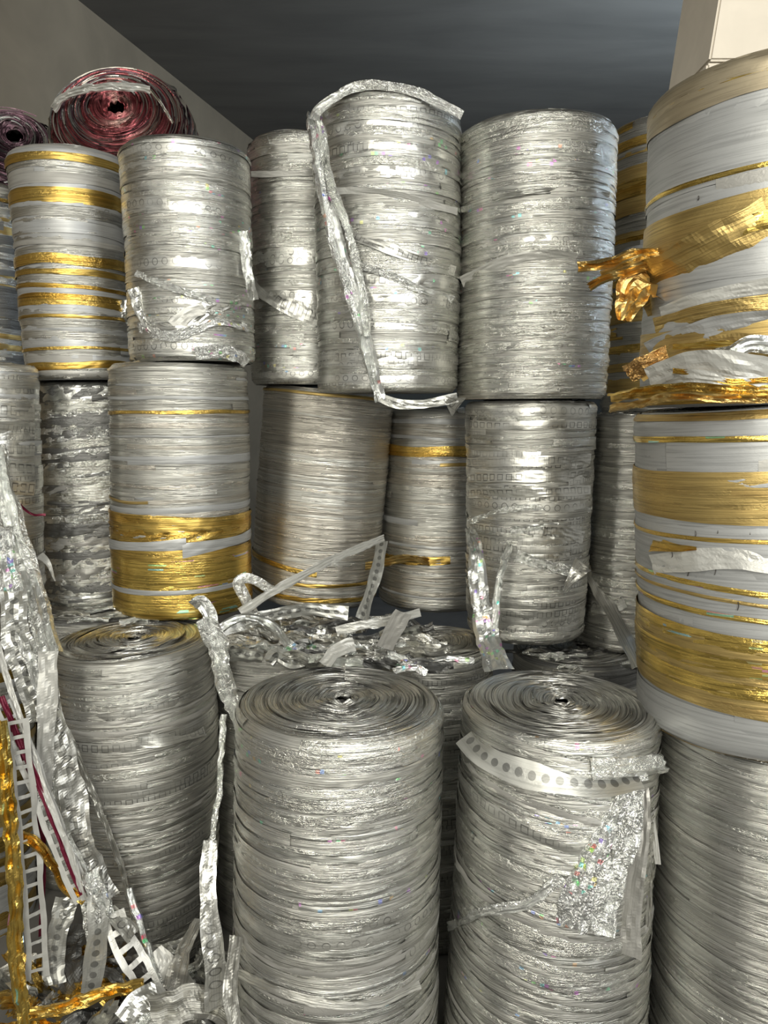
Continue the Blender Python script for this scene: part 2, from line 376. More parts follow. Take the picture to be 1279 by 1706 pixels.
# ================================================================== the room
def solid(name, corners, thick, mat, kind='structure', parent=None):
    """corners: 4 points of a face; extruded by vector thick"""
    c = [Vector(p) for p in corners]; t = Vector(thick); vs = c+[p+t for p in c]
    fs = [(0, 1, 2, 3), (7, 6, 5, 4), (0, 4, 5, 1), (1, 5, 6, 2), (2, 6, 7, 3), (3, 7, 4, 0)]
    me = bpy.data.meshes.new(name); me.from_pydata([tuple(v) for v in vs], [], fs); me.materials.append(mat); me.update()
    o = bpy.data.objects.new(name, me); COL.objects.link(o)
    if kind: o['kind'] = kind
    if parent: o.parent = parent
    return o
HC = CZ+1.40
mwall = plain('brown_plaster', (0.22, 0.18, 0.125), 0.9, 3.0, 0.3, 0.004)
mceil = plain('dark_ceiling_boards', (0.13, 0.118, 0.10), 0.8, 2.0, 0.3, 0.0012, stretch=(0.7, 3, 1))
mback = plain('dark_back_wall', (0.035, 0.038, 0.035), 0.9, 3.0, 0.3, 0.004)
mfloor = plain('concrete_floor', (0.16, 0.155, 0.145), 0.85, 6.0, 0.3, 0.003)
mright = plain('blue_grey_paint', (0.22, 0.25, 0.28), 0.6, 4.0, 0.15, 0.001)
solid('floor', [(-3, -3.5, 0), (3, -3.5, 0), (3, 4.6, 0), (-3, 4.6, 0)], (0, 0, -0.1), mfloor)
# left wall runs slightly inward towards the back; it meets the ceiling on the diagonal of the photo
a1 = P(130, 0, 2.25); k1 = 1.40/(a1[2]-CZ); xa, ya = a1[0]*k1, 2.25*k1
a2 = P(420, 232, 2.25); k2 = 1.40/(a2[2]-CZ); xb, yb = a2[0]*k2, 2.25*k2
dx, dy = xb-xa, yb-ya
xs, ys = xa-dx*1.2, ya-dy*1.2; xe, ye = xb+dx*.1, yb+dy*.1
solid('wall_left', [(xs, ys, 0), (xe, ye, 0), (xe, ye, HC), (xs, ys, HC)], (-0.1, 0, 0), mwall)
solid('ceiling', [(-2.6, 0.7, HC), (2.6, 0.7, HC), (2.6, ye+0.1, HC), (-2.6, ye+0.1, HC)], (0, 0, 0.12), mceil)
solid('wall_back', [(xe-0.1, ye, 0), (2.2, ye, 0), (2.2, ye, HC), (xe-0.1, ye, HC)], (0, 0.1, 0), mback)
# blue-grey partition at the right with its edge trim
pr = P(1172, 60, 2.3)
solid('wall_right', [(pr[0], 2.32, 0), (2.2, 2.0, 0), (2.2, 2.0, HC), (pr[0], 2.32, HC)], (0, 0.05, 0), mright)
solid('trim_1', [(pr[0]-0.022, 2.305, 0), (pr[0]-0.002, 2.305, 0), (pr[0]-0.002, 2.305, HC), (pr[0]-0.022, 2.305, HC)], (0, 0.04, 0), plain('pale_blue_trim', (0.30, 0.34, 0.42), 0.5))

# ================================================================== rolls
FLOOR = 0.0
R = Roll
SB = (['bright', 'satin', 'matte', 'holo', 'square', 'circle'], )
# --- upper row
A1 = R('A1', 'foil_roll', 'dark silver foil roll behind the gold banded one at the left edge', -22, -18, 60, 58, 296, 612, 1.97)
A2 = R('A2', 'foil_roll', 'white and silver foil roll with several gold bands in the upper row', 112, 138, 95, 84, 236, 632, 1.80)
A3 = R('A3', 'foil_roll', 'silver foil roll with faint rainbow sheen, standing right of the gold banded upper roll', 307, 322, 105, 99, 219, 622, 1.66, zb=1.193)
A4 = R('A4', 'foil_roll', 'narrow silver foil roll half hidden behind the tallest strip-crowned roll', 507, 507, 94, 84, 213, 640, 1.84)
A5 = R('A5', 'foil_roll', 'tall silver foil roll crowned with a loose strip that hangs down its left side', 646, 646, 123, 114, 146, 652, 1.60)
A6 = R('A6', 'foil_roll', 'widest plain silver foil roll of the upper row, tightly wound with bright shine', 895, 884, 130, 120, 176, 664, 1.61)
A7 = R('A7', 'foil_roll', 'silver and gold foil roll partly behind the big gold and grey roll', 1118, 1095, 96, 92, 182, 690, 1.86)
# --- middle row
B0 = R('B0', 'foil_roll', 'grey foil roll with rows of square punch marks at the left edge, middle row', -18, -5, 74, 76, 602, 1000, 1.62)
B1 = R('B1', 'foil_roll', 'crumpled dark silver foil roll under the gold banded upper roll', 150, 168, 92, 84, 636, 1016, 1.86)
B2 = R('B2', 'foil_roll', 'pale foil roll with a broad gold lower third in the middle row', 297, 308, 113, 108, 603, 1036, 1.66)
B3 = R('B3', 'foil_roll', 'leaning warm silver foil roll with thin gold lines near its base', 549, 522, 106, 102, 648, 1016, 1.86)
B4 = R('B4', 'foil_roll', 'slim grey foil roll with a gold band near its top in the middle row', 728, 722, 80, 92, 682, 1022, 1.92)
B5 = R('B5', 'foil_roll', 'silver foil roll with rows of square marks, below the widest upper roll', 884, 874, 108, 92, 668, 1077, 1.60)
B6 = R('B6', 'foil_roll', 'grey silver foil roll in shade, squeezed beside the big gold banded roll', 1056, 1040, 70, 78, 690, 1092, 1.65)
# --- lower row
C1 = R('C1', 'foil_roll', 'silver foil roll narrowing to its foot, behind the hanging strips at lower left', 222, 258, 126, 96, 1104, 1572, 1.44, zb=0.03)
C3 = R('C3', 'foil_roll', 'front silver foil roll with round spiral top in the middle of the photo', 568, 556, 168, 172, 1238, 1706, 1.13, zb=0.0)
C5 = R('C5', 'foil_roll', 'front silver foil roll with a torn flap hanging from its upper band', 930, 900, 155, 164, 1236, 1706, 1.14, zb=0.0)
zC = C3.base[2]+C3.L
def lowroll(key, label, cx, r, d, dz=0.0):
    """roll of the lower row whose foot stays hidden"""
    z = 0.64+dz; yy = 853
    RR = r*(d*cp-(z-CZ)*sp)/F
    fy = d-RR; ang = math.atan((CZ-z)/fy)-PITCH; yy = 853+F*math.tan(ang)
    return R(key, 'foil_roll', label, cx, cx, r, r, yy, 1706, d, zb=0.0)
C0 = lowroll('C0', 'gold and silver foil roll at the lower left edge behind the hanging strips', -38, 88, 1.55, -0.04)
C2 = lowroll('C2', 'silver foil roll under the crumpled strips, behind the front middle roll', 470, 118, 1.62, -0.02)
C4 = lowroll('C4', 'shaded silver foil roll in the gap between the two front rolls', 722, 96, 1.55, -0.02)
C6 = lowroll('C6', 'dark silver foil roll behind the right front roll, under the triangular strip', 965, 110, 1.63, -0.055)
C8 = lowroll('C8', 'dark foil roll squeezed behind the tapered roll at left, under the crumpled middle roll', 150, 100, 1.78, 0.0)
B8 = R('B8', 'foil_roll', 'big gold and grey film roll at the right edge, middle row', 1276, 1276, 203, 205, 671, 1276, 1.12)
A8 = R('A8', 'foil_roll', 'big roll of grey film and gold foil topping the right edge, with torn gold ends', 1300, 1284, 203, 206, 56, 668, 1.12)
C7 = R('C7', 'foil_roll', 'plain silver foil roll at the lower right under the big gold banded roll', 1290, 1280, 196, 196, 1280, 1706, 1.13, zb=0.0)

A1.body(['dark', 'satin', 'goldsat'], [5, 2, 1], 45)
A1.pband('gold_band', 302, 7, 'gold', px=20); A1.pband('gold_band', 338, 6, 'gold', px=20)
A2.body(['film', 'satin', 'matte', 'bright'], [5, 4, 2, 1], 60, wr=(0.01, 0.03), tilt=-0.004, base='film', thick=0.003, crink=0.0004)
for y, wd, sl in ((262, 14, -.004), (326, 24, -.004), (433, 18, -.003), (452, 10, -.002), (478, 7, -.006), (500, 19, -.004), (527, 6, -.002), (580, 5, .001), (608, 13, .003)):
    A2.pband('gold_band', y, wd, 'gold', sl, crink=0.0006)
A3.body(['holo', 'bright', 'satin', 'circle'], [5, 4, 4, 1], 85, wr=(0.005, 0.016), tilt=-0.004, crink=0.0004)
A4.body(['bright', 'satin', 'holo', 'circle'], [5, 3, 1, 1], 60, tilt=0.001, crink=0.0007)
A5.body(['bright', 'holo', 'satin', 'circle', 'square'], [6, 4, 2, 1.5, 1.5], 85, tilt=-0.004, crink=0.0008, wr=(0.006, 0.02))
A6.body(['bright', 'satin', 'holo', 'circle'], [7, 3, 1, .5], 100, wr=(0.005, 0.017), tilt=0.006, crink=0.0008)
A7.body(['satin', 'goldsat', 'film', 'gold'], [4, 3, 3, 1], 60, tilt=0.006)
A7.pband('gold_band', 235, 16, 'gold', .006, px=1062); A7.pband('gold_band', 300, 40, 'gold', .006, px=1062, n=3, mats2='goldsat'); A7.pband('gold_band', 345, 20, 'goldsat', .006, px=1062)
B0.body(['square', 'satin', 'film'], [5, 3, 2], 40, tilt=0.0)
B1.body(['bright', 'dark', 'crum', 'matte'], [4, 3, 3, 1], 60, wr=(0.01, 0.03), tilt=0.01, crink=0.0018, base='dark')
B2.body(['satin', 'warm', 'film'], [5, 3, 1], 95, wr=(0.004, 0.013), tilt=0.002, crink=0.0003)
B2.pband('gold_band', 687, 6, 'gold', .001); B2.pband('gold_band', 838, 5, 'goldsat', th1=-0.2)
B2.pband('gold_band', 888, 34, 'gold', -0.004, n=2, label='crumpled gold band', crink=0.0016)
B2.pband('grey_band', 905, 16, 'film', 0.014, off=0.0065, th0=-1.4, th1=0.3, wvar=0.3)
B2.pband('grey_band', 917, 20, 'film', 0.018, off=0.007, th0=0.25, th1=1.6, wvar=0.4)
B2.pband('gold_band', 930, 26, 'gold', -0.002, crink=0.001)
B2.pband('gold_band', 963, 36, 'goldholo', 0.0, n=2, crink=0.0004)
B2.pband('grey_band', 986, 8, 'film', 0.004, off=0.006)
B2.pband('gold_band', 1008, 42, 'goldholo', 0.0, n=2, crink=0.0004)
B3.fl = 0.0012; B2.fl = 0.0008; B4.fl = 0.0009
B3.body(['warm', 'satin'], [6, 2], 90, wr=(0.004, 0.012), tilt=-0.003, crink=0.00015, base='warm', thick=0.0015)
B3.pband('gold_rim', 655, 5, 'goldsat', -.001); B3.pband('gold_band', 955, 9, 'gold', -.016, th1=0.1); B3.pband('gold_band', 975, 6, 'gold', 0.0, th0=-0.3); B3.pband('gold_band', 1000, 8, 'gold', -0.002)
B4.body(['warm', 'satin', 'film'], [4, 3, 2], 60, wr=(0.005, 0.015), tilt=-0.003, crink=0.0003)
B4.pband('gold_band', 752, 18, 'gold'); B4.pband('gold_band', 935, 14, 'gold', 0.005, th1=0.2, crink=0.0015); B4.pband('gold_band', 775, 6, 'goldsat', th0=0)
B5.body(['square', 'satin', 'bright', 'circle'], [4, 4, 2, 1], 70, tilt=0.002, wr=(0.006, 0.018), crink=0.0006)
B6.body(['satin', 'bright'], [4, 3], 70, wr=(0.005, 0.013), tilt=-0.006, crink=0.0004)
C1.bulge = 0.012
C1.body(['satin', 'bright', 'square', 'matte'], [5, 3, 1, .6], 100, wr=(0.006, 0.018), tilt=0.006, crink=0.0006, bulge=0.014)
C3.body(['bright', 'satin', 'holo', 'matte', 'circle'], [5, 5, 2, 1, 1], 110, wr=(0.006, 0.018), tilt=0.005, crink=0.0007)
C5.body(['bright', 'satin', 'holo', 'matte', 'square'], [5, 5, 2, .6, .5], 110, wr=(0.006, 0.018), tilt=-0.022, crink=0.0007)
C0.body(['gold', 'film', 'goldsat'], [3, 3, 2], 40, tilt=0.004, wr=(0.015, 0.03))
C2.body(['bright', 'satin'], [4, 4], 50); C4.body(['bright', 'square', 'satin'], [4, 4, 2], 60, tilt=0.002)
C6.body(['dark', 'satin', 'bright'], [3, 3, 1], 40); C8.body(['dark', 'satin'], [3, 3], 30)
B8.body(['film', 'matte'], [6, 1], 60, wr=(0.02, 0.05), tilt=-0.002, crink=0.0002, base='film', thick=0.003)
for y, wd, sl, m, nn in ((682, 22, 0, 'goldsat', 3), (731, 11, 0, 'goldholo', 1), (792, 8, -.002, 'goldsat', 1), (830, 68, -.002, 'goldsat', 3), (902, 8, -.004, 'gold', 1),
                         (986, 9, -.016, 'goldholo', 1), (1006, 6, -.018, 'goldsat', 1), (1032, 9, -.018, 'goldholo', 1), (1128, 150, -.014, 'goldsat', 9), (1268, 8, -.006, 'goldsat', 1)):
    B8.pband('gold_band', y, wd, m, sl, px=1240, n=nn, mats2='goldholo' if nn > 3 else None, wob=0.001)
A8.body(['film', 'matte'], [6, 1], 60, wr=(0.02, 0.05), tilt=-0.002, crink=0.0002, base='film', thick=0.003)
for y, wd, sl, m, nn in ((108, 84, 0, 'goldfilm', 3), (125, 5, 0, 'goldholo', 1), (282, 9, .004, 'goldholo', 1), (360, 60, .012, 'goldsat', 3), (548, 40, .012, 'goldsat', 1), (660, 22, .0, 'gold', 1)):
    A8.pband('gold_band', y, wd, m, sl, px=1240, n=nn)
C7.body(['satin', 'bright'], [6, 3], 100, wr=(0.006, 0.015), tilt=-0.022, crink=0.0003)
for r_ in (C1, C3, C5): r_.face(dome=0.004)
for r_ in (C0, C2, C4, C6, C7, C8, A2, A3, A4, A5, A6, A7, A8, B2, B3, B4, B5, B8, B0, B1, B6, A1): r_.face(bump=0.001)

# short slits in the grey film of the big rolls
def slits(roll, pts):
    for i, (x, y, h) in enumerate(pts):
        strip('slit_mark', [(x, y-h/2), (x+1, y), (x-1, y+h/2)], 0.0014, 'slit', parent=roll.root, roll=roll, off=0.0052, crink=0, nv=1, seed=i+5, label='short dark slit in the film')
slits(B8, [(1183, 712, 14), (1197, 748, 14), (1265, 752, 14), (1196, 880, 18), (1250, 882, 18), (1158, 890, 14), (1119, 926, 12), (1191, 950, 16), (1146, 952, 16), (1229, 1010, 14)])
slits(A8, [(1163, 330, 8), (1188, 602, 12), (1238, 612, 22), (1194, 480, 10), (1277, 570, 16), (1270, 430, 14)])

# ================================================================== loose ends, part of their roll
def tail(roll, pts, width, mat, seed, name='loose_tail', off=0.008, **k):
    return strip(name, pts, width, mat, parent=roll.root, roll=roll, off=off, seed=seed, **k)
# crown strip and long tail of the tall upper roll
tail(A5, [(770, 192, 1.47), (725, 168, 1.46), (690, 152, 1.455), (640, 143, 1.45), (600, 143, 1.46), (560, 160, 1.465), (530, 184, 1.475), (523, 200, 1.49)], 0.016, 'crum', 3, label='bright strip laid over the rim', crink=0.0012)
tail(A5, [(522, 186, 1.52), (528, 230, 1.47), (541, 310, 1.455), (560, 400, 1.45), (585, 480, 1.44), (607, 560, 1.44), (625, 640, 1.44), (634, 668, 1.44)], 0.036, 'crumholo', 4, label='long crumpled strip hanging down the left side', folds=0.5, crink=0.003, taper=(1.1, .8))
tail(A5, [(533, 200, 1.48), (548, 300, 1.445), (580, 380, 1.44), (600, 470, 1.43), (612, 560, 1.43)], 0.022, 'crum', 5, folds=0.7, crink=0.003)
tail(A5, [(632, 662, 1.44), (660, 672, 1.43), (700, 674, 1.43), (735, 668, 1.43), (762, 662, 1.44)], 0.017, 'dots', 6, crink=0.001)
tail(A5, [(764, 678, 1.45), (748, 668, 1.43), (742, 662, 1.43)], 0.034, 'circle', 7, crink=0.001, taper=(1.2, .2), name='strip_corner')
tail(A5, [(562, 382), (610, 400), (660, 418), (710, 436), (758, 452)], 0.020, 'square', 8, crink=0.0006, label='diagonal punched tape')
tail(A5, [(590, 440), (640, 455), (700, 482), (755, 500)], 0.014, 'crum', 9, crink=0.0012)
tail(A5, [(560, 318), (610, 318), (670, 326), (730, 344), (762, 352)], 0.013, 'whitefilm', 10, crink=0.0004)
tail(A4, [(418, 462), (440, 485), (470, 505), (510, 522), (545, 536)], 0.036, 'square', 11, crink=0.0015, label='wide diagonal punched tape')
tail(A4, [(418, 290), (450, 290), (500, 288), (525, 286)], 0.012, 'whitefilm', 12, crink=0.0004)
# loose turns at the foot of the rainbow sheen roll
tail(A3, [(222, 480), (240, 530), (275, 553), (310, 548), (350, 520), (400, 500)], 0.022, 'circle', 13, crink=0.002, label='loose looped tape at the foot')
tail(A3, [(230, 545), (280, 560), (330, 545), (370, 535), (412, 545)], 0.02, 'crumholo', 14, crink=0.003)
tail(A3, [(290, 545), (310, 525), (340, 512)], 0.028, 'whitefilm', 15, crink=0.001, label='bright white folded end', taper=(1.1, .9))
tail(A3, [(225, 455), (290, 480), (350, 500), (415, 520)], 0.014, 'crum', 16, crink=0.002)
tail(A3, [(325, 590), (360, 585), (395, 592), (412, 605)], 0.026, 'crumholo', 17, crink=0.003)
tail(A3, [(405, 385, 1.6), (410, 430, 1.6), (416, 470, 1.6), (422, 500, 1.62)], 0.02, 'crum', 18, crink=0.003)
tail(A2, [(205, 500), (212, 530), (225, 550)], 0.03, 'crum', 19, crink=0.003)
tail(A6, [(768, 470), (830, 440), (900, 425), (960, 430)], 0.02, 'whitefilm', 20, crink=0.0008)
tail(A6, [(768, 350), (840, 328), (900, 318), (1015, 325)], 0.010, 'bright', 21, crink=0.0008)
# A8 gold sheets
tail(A8, [(1290, 385), (1240, 408), (1190, 430), (1130, 458), (1080, 480), (1060, 492, 1.10)], 0.088, 'goldsat', 22, label='broad torn gold sheet', crink=0.0015, taper=(1.0, .8), nv=8)
tail(A8, [(1295, 362), (1250, 372), (1215, 390)], 0.022, 'goldholo', 122, crink=0.0012, off=0.012)
tail(A8, [(1085, 470, 1.09), (1060, 478, 1.08), (1048, 500, 1.07), (1038, 534, 1.07)], 0.072, 'goldcrum', 23, label='crumpled coppery gold tip', crink=0.009, taper=(1.0, .25), nv=8)
tail(A8, [(1100, 420, 1.09), (1060, 425, 1.10), (1010, 440, 1.12), (962, 446, 1.14)], 0.020, 'goldcrum', 24, folds=.5, crink=0.003)
tail(A8, [(1090, 440, 1.09), (1050, 450, 1.08), (1010, 462, 1.10), (980, 478, 1.12)], 0.016, 'goldcrum', 25, folds=.6, crink=0.003)
tail(A8, [(1090, 430, 1.10), (1055, 440, 1.09), (1020, 456, 1.11), (1000, 462, 1.12)], 0.022, 'goldsat', 26, folds=.4, crink=0.003)
tail(A8, [(1290, 474), (1230, 483), (1160, 500), (1100, 522)], 0.018, 'whitefilm', 27, crink=0.0008)
tail(A8, [(1290, 505), (1230, 512), (1150, 528), (1090, 545)], 0.024, 'goldsat', 28, crink=0.0008)
tail(A8, [(1290, 530), (1230, 538), (1150, 556), (1080, 585)], 0.026, 'film', 29, crink=0.0008)
tail(A8, [(1290, 590, 0.93), (1225, 578), (1150, 585), (1100, 600), (1060, 622, 1.05)], 0.032, 'goldsat', 30, crink=0.0012, off=0.012, label='folded gold tape end')
tail(A8, [(1112, 590, 1.03), (1080, 606, 1.03), (1046, 626, 1.05)], 0.026, 'goldcrum', 31, crink=0.003)
tail(A8, [(1235, 572), (1180, 574), (1120, 578)], 0.008, 'goldholo', 32, crink=0.001, off=0.014)
tail(A8, [(1290, 575, 0.91), (1250, 572, 0.91), (1220, 588, 0.91), (1195, 594, 0.93)], 0.022, 'crum', 33, crink=0.002, folds=.3)
tail(A8, [(1295, 618, 0.90), (1230, 606, 0.90), (1160, 604, 0.93), (1110, 616, 0.97), (1080, 632, 1.0)], 0.028, 'whitefilm', 34, crink=0.0012, label='wide grey film loop')
tail(A8, [(1295, 640, 0.90), (1220, 634, 0.90), (1150, 626, 0.93), (1110, 636, 0.98)], 0.014, 'whitefilm', 134, crink=0.0012)
tail(A8, [(1290, 632, 0.895), (1220, 636, 0.90), (1170, 624, 0.92), (1120, 618, .95)], 0.007, 'gold', 35, crink=0.001)
tail(A8, [(1295, 652, 0.90), (1230, 652, 0.90), (1160, 646, 0.93), (1100, 650, 0.97), (1060, 655, 1.0), (1016, 664, 1.06)], 0.016, 'gold', 36, crink=0.002, folds=.3)
tail(A8, [(1290, 663, 0.91), (1200, 664, 0.90), (1120, 660, 0.93), (1070, 672, 0.98), (1015, 680, 1.06)], 0.012, 'goldcrum', 37, crink=0.002, folds=.4)
# B8
tail(B8, [(1290, 800), (1230, 805), (1190, 800)], 0.014, 'film', 38, crink=0.0006, taper=(1.3, .1))
tail(B8, [(1290, 935), (1230, 930), (1150, 933), (1085, 940)], 0.030, 'whitefilm', 39, crink=0.001)
tail(B8, [(1085, 905), (1120, 912), (1160, 914)], 0.020, 'gold', 40, crink=0.0012, taper=(1.2, .2))
# B3 / B4 strips
tail(B4, [(608, 944, 1.66), (640, 938, 1.68), (680, 930, 1.73), (715, 936)], 0.022, 'goldcrum', 41, folds=.3, crink=0.002, label='gold tape end sticking out to the left')
# B5
tail(B5, [(782, 880), (792, 920, 1.44), (800, 1000, 1.41), (812, 1060, 1.38), (830, 1118, 1.30)], 0.034, 'crumholo', 42, folds=.4, crink=0.004, taper=(.7, 1.7), label='shiny tail hanging to the front roll')
tail(B5, [(850, 905), (838, 940, 1.42), (828, 1000, 1.40), (824, 1060, 1.38)], 0.018, 'crumholo', 43, folds=.6, crink=0.003)
tail(B5, [(905, 885), (940, 888), (972, 896)], 0.026, 'square', 44, crink=0.001)
tail(B5, [(850, 885), (880, 880), (930, 876)], 0.014, 'crum', 45, crink=0.003)
tail(B5, [(860, 925), (900, 940), (950, 950), (975, 945)], 0.022, 'crum', 46, crink=0.003)
tail(B5, [(940, 985, 1.46), (955, 960, 1.45), (972, 940, 1.46)], 0.03, 'circle', 47, crink=0.0015, taper=(.3, 1.2))
for y, sd in ((770, 48), (796, 49), (822, 50)):
    tail(B5, [(780, y), (830, y-1), (880, y-1), (930, y-3), (984, y-6)], 0.019, 'square', sd, crink=0.0004, name='punched_turn')
tail(B5, [(780, 870), (840, 850), (900, 845), (985, 850)], 0.012, 'crum', 51, crink=0.002)
# B0 square marks column
for i, y in enumerate((682, 712, 745, 778, 810)):
    tail(B0, [(-10, y), (20, y+2), (58, y+4)], 0.030, 'square', 60+i, crink=0.0004, name='punched_turn')
tail(B0, [(10, 818, 1.50), (30, 838, 1.50), (52, 856, 1.51), (76, 858, 1.52)], 0.005, 'maroon', 57, crink=0.001, label='thin dark red thread')
tail(B0, [(66, 925, 1.53), (80, 938, 1.52), (92, 968, 1.52)], 0.012, 'whitefilm', 58, crink=0.001, taper=(1.3, .2))
tail(B6, [(975, 935, 1.62), (1000, 985, 1.58), (1030, 1040, 1.52), (1066, 1110, 1.42)], 0.030, 'satin', 66, crink=0.001, label='long flat tape slanting down to the right')
tail(B6, [(985, 1010), (1010, 1012), (1040, 1000)], 0.03, 'circle', 67, crink=0.001)
tail(B6, [(965, 1060, 1.70), (1000, 1070, 1.66), (1040, 1090, 1.6), (1065, 1112, 1.5)], 0.02, 'matte', 68, crink=0.001)
# C5 band, flap and ribbons
tail(C5, [(776, 1225), (810, 1262), (870, 1288), (940, 1302), (1010, 1306), (1065, 1296)], 0.036, 'dots', 70, crink=0.0004, smooth=True, off=0.011, label='wide dotted band round the top', nv=6)
tail(C5, [(780, 1250), (830, 1290), (890, 1312), (960, 1322), (1020, 1316), (1078, 1292)], 0.010, 'crum', 71, crink=0.002, off=0.012)
tail(C5, [(985, 1282), (1030, 1276), (1075, 1272), (1108, 1270, 1.05)], 0.032, 'crum', 72, crink=0.003, label='bright crumpled end sticking out to the right', folds=.3)
tail(C5, [(1040, 1318), (1020, 1360), (990, 1420), (960, 1490), (950, 1545)], 0.040, 'crumholo', 73, crink=0.004, off=0.014, folds=.3, label='torn crumpled flap, left side', taper=(.6, 1.3))
tail(C5, [(1055, 1315), (1045, 1370), (1025, 1440), (1000, 1500), (990, 1555)], 0.050, 'crum', 74, crink=0.005, off=0.018, taper=(.6, 1.1))
tail(C5, [(1068, 1310, 1.02), (1065, 1400, 1.0), (1050, 1480, 1.0), (1040, 1590, 1.0)], 0.044, 'matte', 75, crink=0.002, taper=(.5, 1.0), label='flat grey strip of the flap')
tail(C5, [(1078, 1300, 1.05), (1088, 1370, 1.05), (1096, 1440, 1.05)], 0.008, 'whitefilm', 76, crink=0.001)
tail(C5, [(1072, 1320, 1.04), (1080, 1400, 1.04), (1082, 1470, 1.04), (1078, 1545, 1.04)], 0.008, 'satin', 77, crink=0.002)
tail(C5, [(745, 1545), (800, 1520), (880, 1505), (935, 1460)], 0.014, 'crum', 78, crink=0.0015)
# C3
tail(C3, [(395, 1620), (460, 1650), (540, 1672), (620, 1672), (700, 1640)], 0.012, 'satin', 81, crink=0.001)
tail(C1, [(230, 1235), (280, 1232), (340, 1215)], 0.022, 'square', 82, crink=0.0004, name='punched_turn')

# ================================================================== the red and purple coils on the top left
def coil(name, label, c, Rr, Lh, axis, mats, seed):
    base = Vector(c); q = Vector((0, 0, 1)).rotation_difference(Vector(axis).normalized())
    root = tag(empty(name, base, q), label, 'foil coil')
    class O: pass
    s = Roll.__new__(Roll); s.Rt = s.Rb = Rr; s.L = Lh; s.bulge = Rr*0.06; s.root = root; s.base = np.array(c); s.key = name
    s.rg = np.random.default_rng(seed); s.wv = Wave(s.rg, 5, 3, 10); s.w2 = Wave(s.rg, 8, 6, 90); s.w3 = s.w2; s.fl = 0; s.q = q; s.Mq = np.array(q.to_matrix()); s.ax = s.Mq[:, 2]
    w_ = s.body(mats, [1]*len(mats), 150, wr=(0.002, 0.006), tilt=0.006, crink=0.003, base=mats[0], bulge=Rr*0.06, thick=0.012); w_.name = 'thread_winding'
    s.face(mat=mats[0], bump=0.004, hole=0.02, dip=0.008, dome=0.05).name = 'coil_end'
    mb = MB(); rg = s.rg                                  # single threads that stand off the coil and sweep over its end
    for i in range(150):
        r0 = Rr*rg.uniform(0.35, 1.02); a = rg.uniform(-math.pi, math.pi); b = a+rg.uniform(1.0, 3.0)
        th = np.linspace(a, b, 24); zz = Lh+0.05*(1-(r0/Rr)**2)+rg.uniform(0.004, 0.014)+0.006*np.sin(th*3+i) if r0 < Rr*0.97 else rg.uniform(0.02, Lh)+0.01*np.sin(th+i)
        rr = r0*(1+0.03*np.sin(th*4+i)) + (0 if r0 < Rr*0.97 else 0.016)
        wd = 0.0014
        V = np.stack([np.stack([(rr+k*wd)*np.sin(th), -(rr+k*wd)*np.cos(th), zz+0*th+k*0.0006], -1) for k in (-1, 1)], 1)
        U = np.stack([np.stack([th*Rr, 0*th+k*0.001+i*.1], -1) for k in (0, 1)], 1); _tid[0] += 1
        T = np.stack([np.stack([th*Rr, 0*th+_tid[0]+0.2+k*0.6], -1) for k in (0, 1)], 1)
        mb.grid(V, U, T, rg.choice(mats))
    mb.build('loose_threads', root)
    return root
def CB(x, y, d, a, L): return tuple(P(x, y, d)-np.array(a)/np.linalg.norm(a)*L)
cr1 = coil('foil_coil', 'red and black foil thread coil with a silver strip laid across it', CB(198, 203, 1.97, (0.06, -.9, .43), .2), 0.157, 0.2, (0.06, -.9, 0.43), ['red', 'dark', 'red', 'purple', 'warm'], 5)
cr2 = coil('foil_coil', 'dark purple foil thread coil at the top left edge', CB(24, 246, 2.12, (.35, -.9, .4), .15), 0.105, 0.15, (0.35, -.9, 0.4), ['purple', 'dark', 'purple'], 8)
strip('loose_tail', [(88, 182, 1.92), (108, 160, 1.90), (150, 148, 1.88), (200, 144, 1.88), (250, 148, 1.90)], 0.020, 'whitefilm', parent=cr1, seed=90, crink=0.003, label='silver strip laid across the red coil', folds=.4)
strip('loose_tail', [(250, 150, 1.90), (268, 172, 1.90), (288, 205, 1.92)], 0.008, 'warm', parent=cr1, seed=91, crink=0.003, folds=.4)

# cream box standing in for a door or wall surface behind the roll
def background_stand_in():
    t = A8.base+A8.ax*A8.L; d0 = 1.12
    x0 = P(1180, 60, d0)[0]; root = tag(empty('cream_background_box', (x0, d0, t[2]+0.010)), 'cream box on the big right roll, put in for a background surface', 'background_stand_in')
    mc = plain('cream_surface', (0.62, 0.56, 0.47), 0.75, 14, 0.12, 0.0008)
    def box(name, lo, hi, bev=0.003):
        import bmesh
        bm = bmesh.new(); bmesh.ops.create_cube(bm, size=1)
        for v in bm.verts: v.co = Vector([lo[i]+(hi[i]-lo[i])*(v.co[i]+0.5) for i in range(3)])
        bmesh.ops.bevel(bm, geom=bm.edges[:], offset=bev, segments=2, affect='EDGES')
        me = bpy.data.meshes.new(name); bm.to_mesh(me); bm.free(); me.materials.append(mc)
        o = bpy.data.objects.new(name, me); COL.objects.link(o); o.parent = root; return o
    b = box('stand_in_base', (0.0, 0, 0), (0.26, 0.16, 0.028)); u = box('stand_in_top', (0.002, -0.002, 0.0295), (0.262, 0.162, 0.22))
    for v in u.data.vertices: v.co.x += 0.12*(v.co.z-0.03)
background_stand_in()

# ================================================================== loose strips of their own
ST = dict(cat='foil strip')
def fs(label, pts, width, mat, seed, **k): return strip(k.pop('name', 'foil_strip'), pts, width, mat, label=label, cat='foil strip', seed=seed, **k)
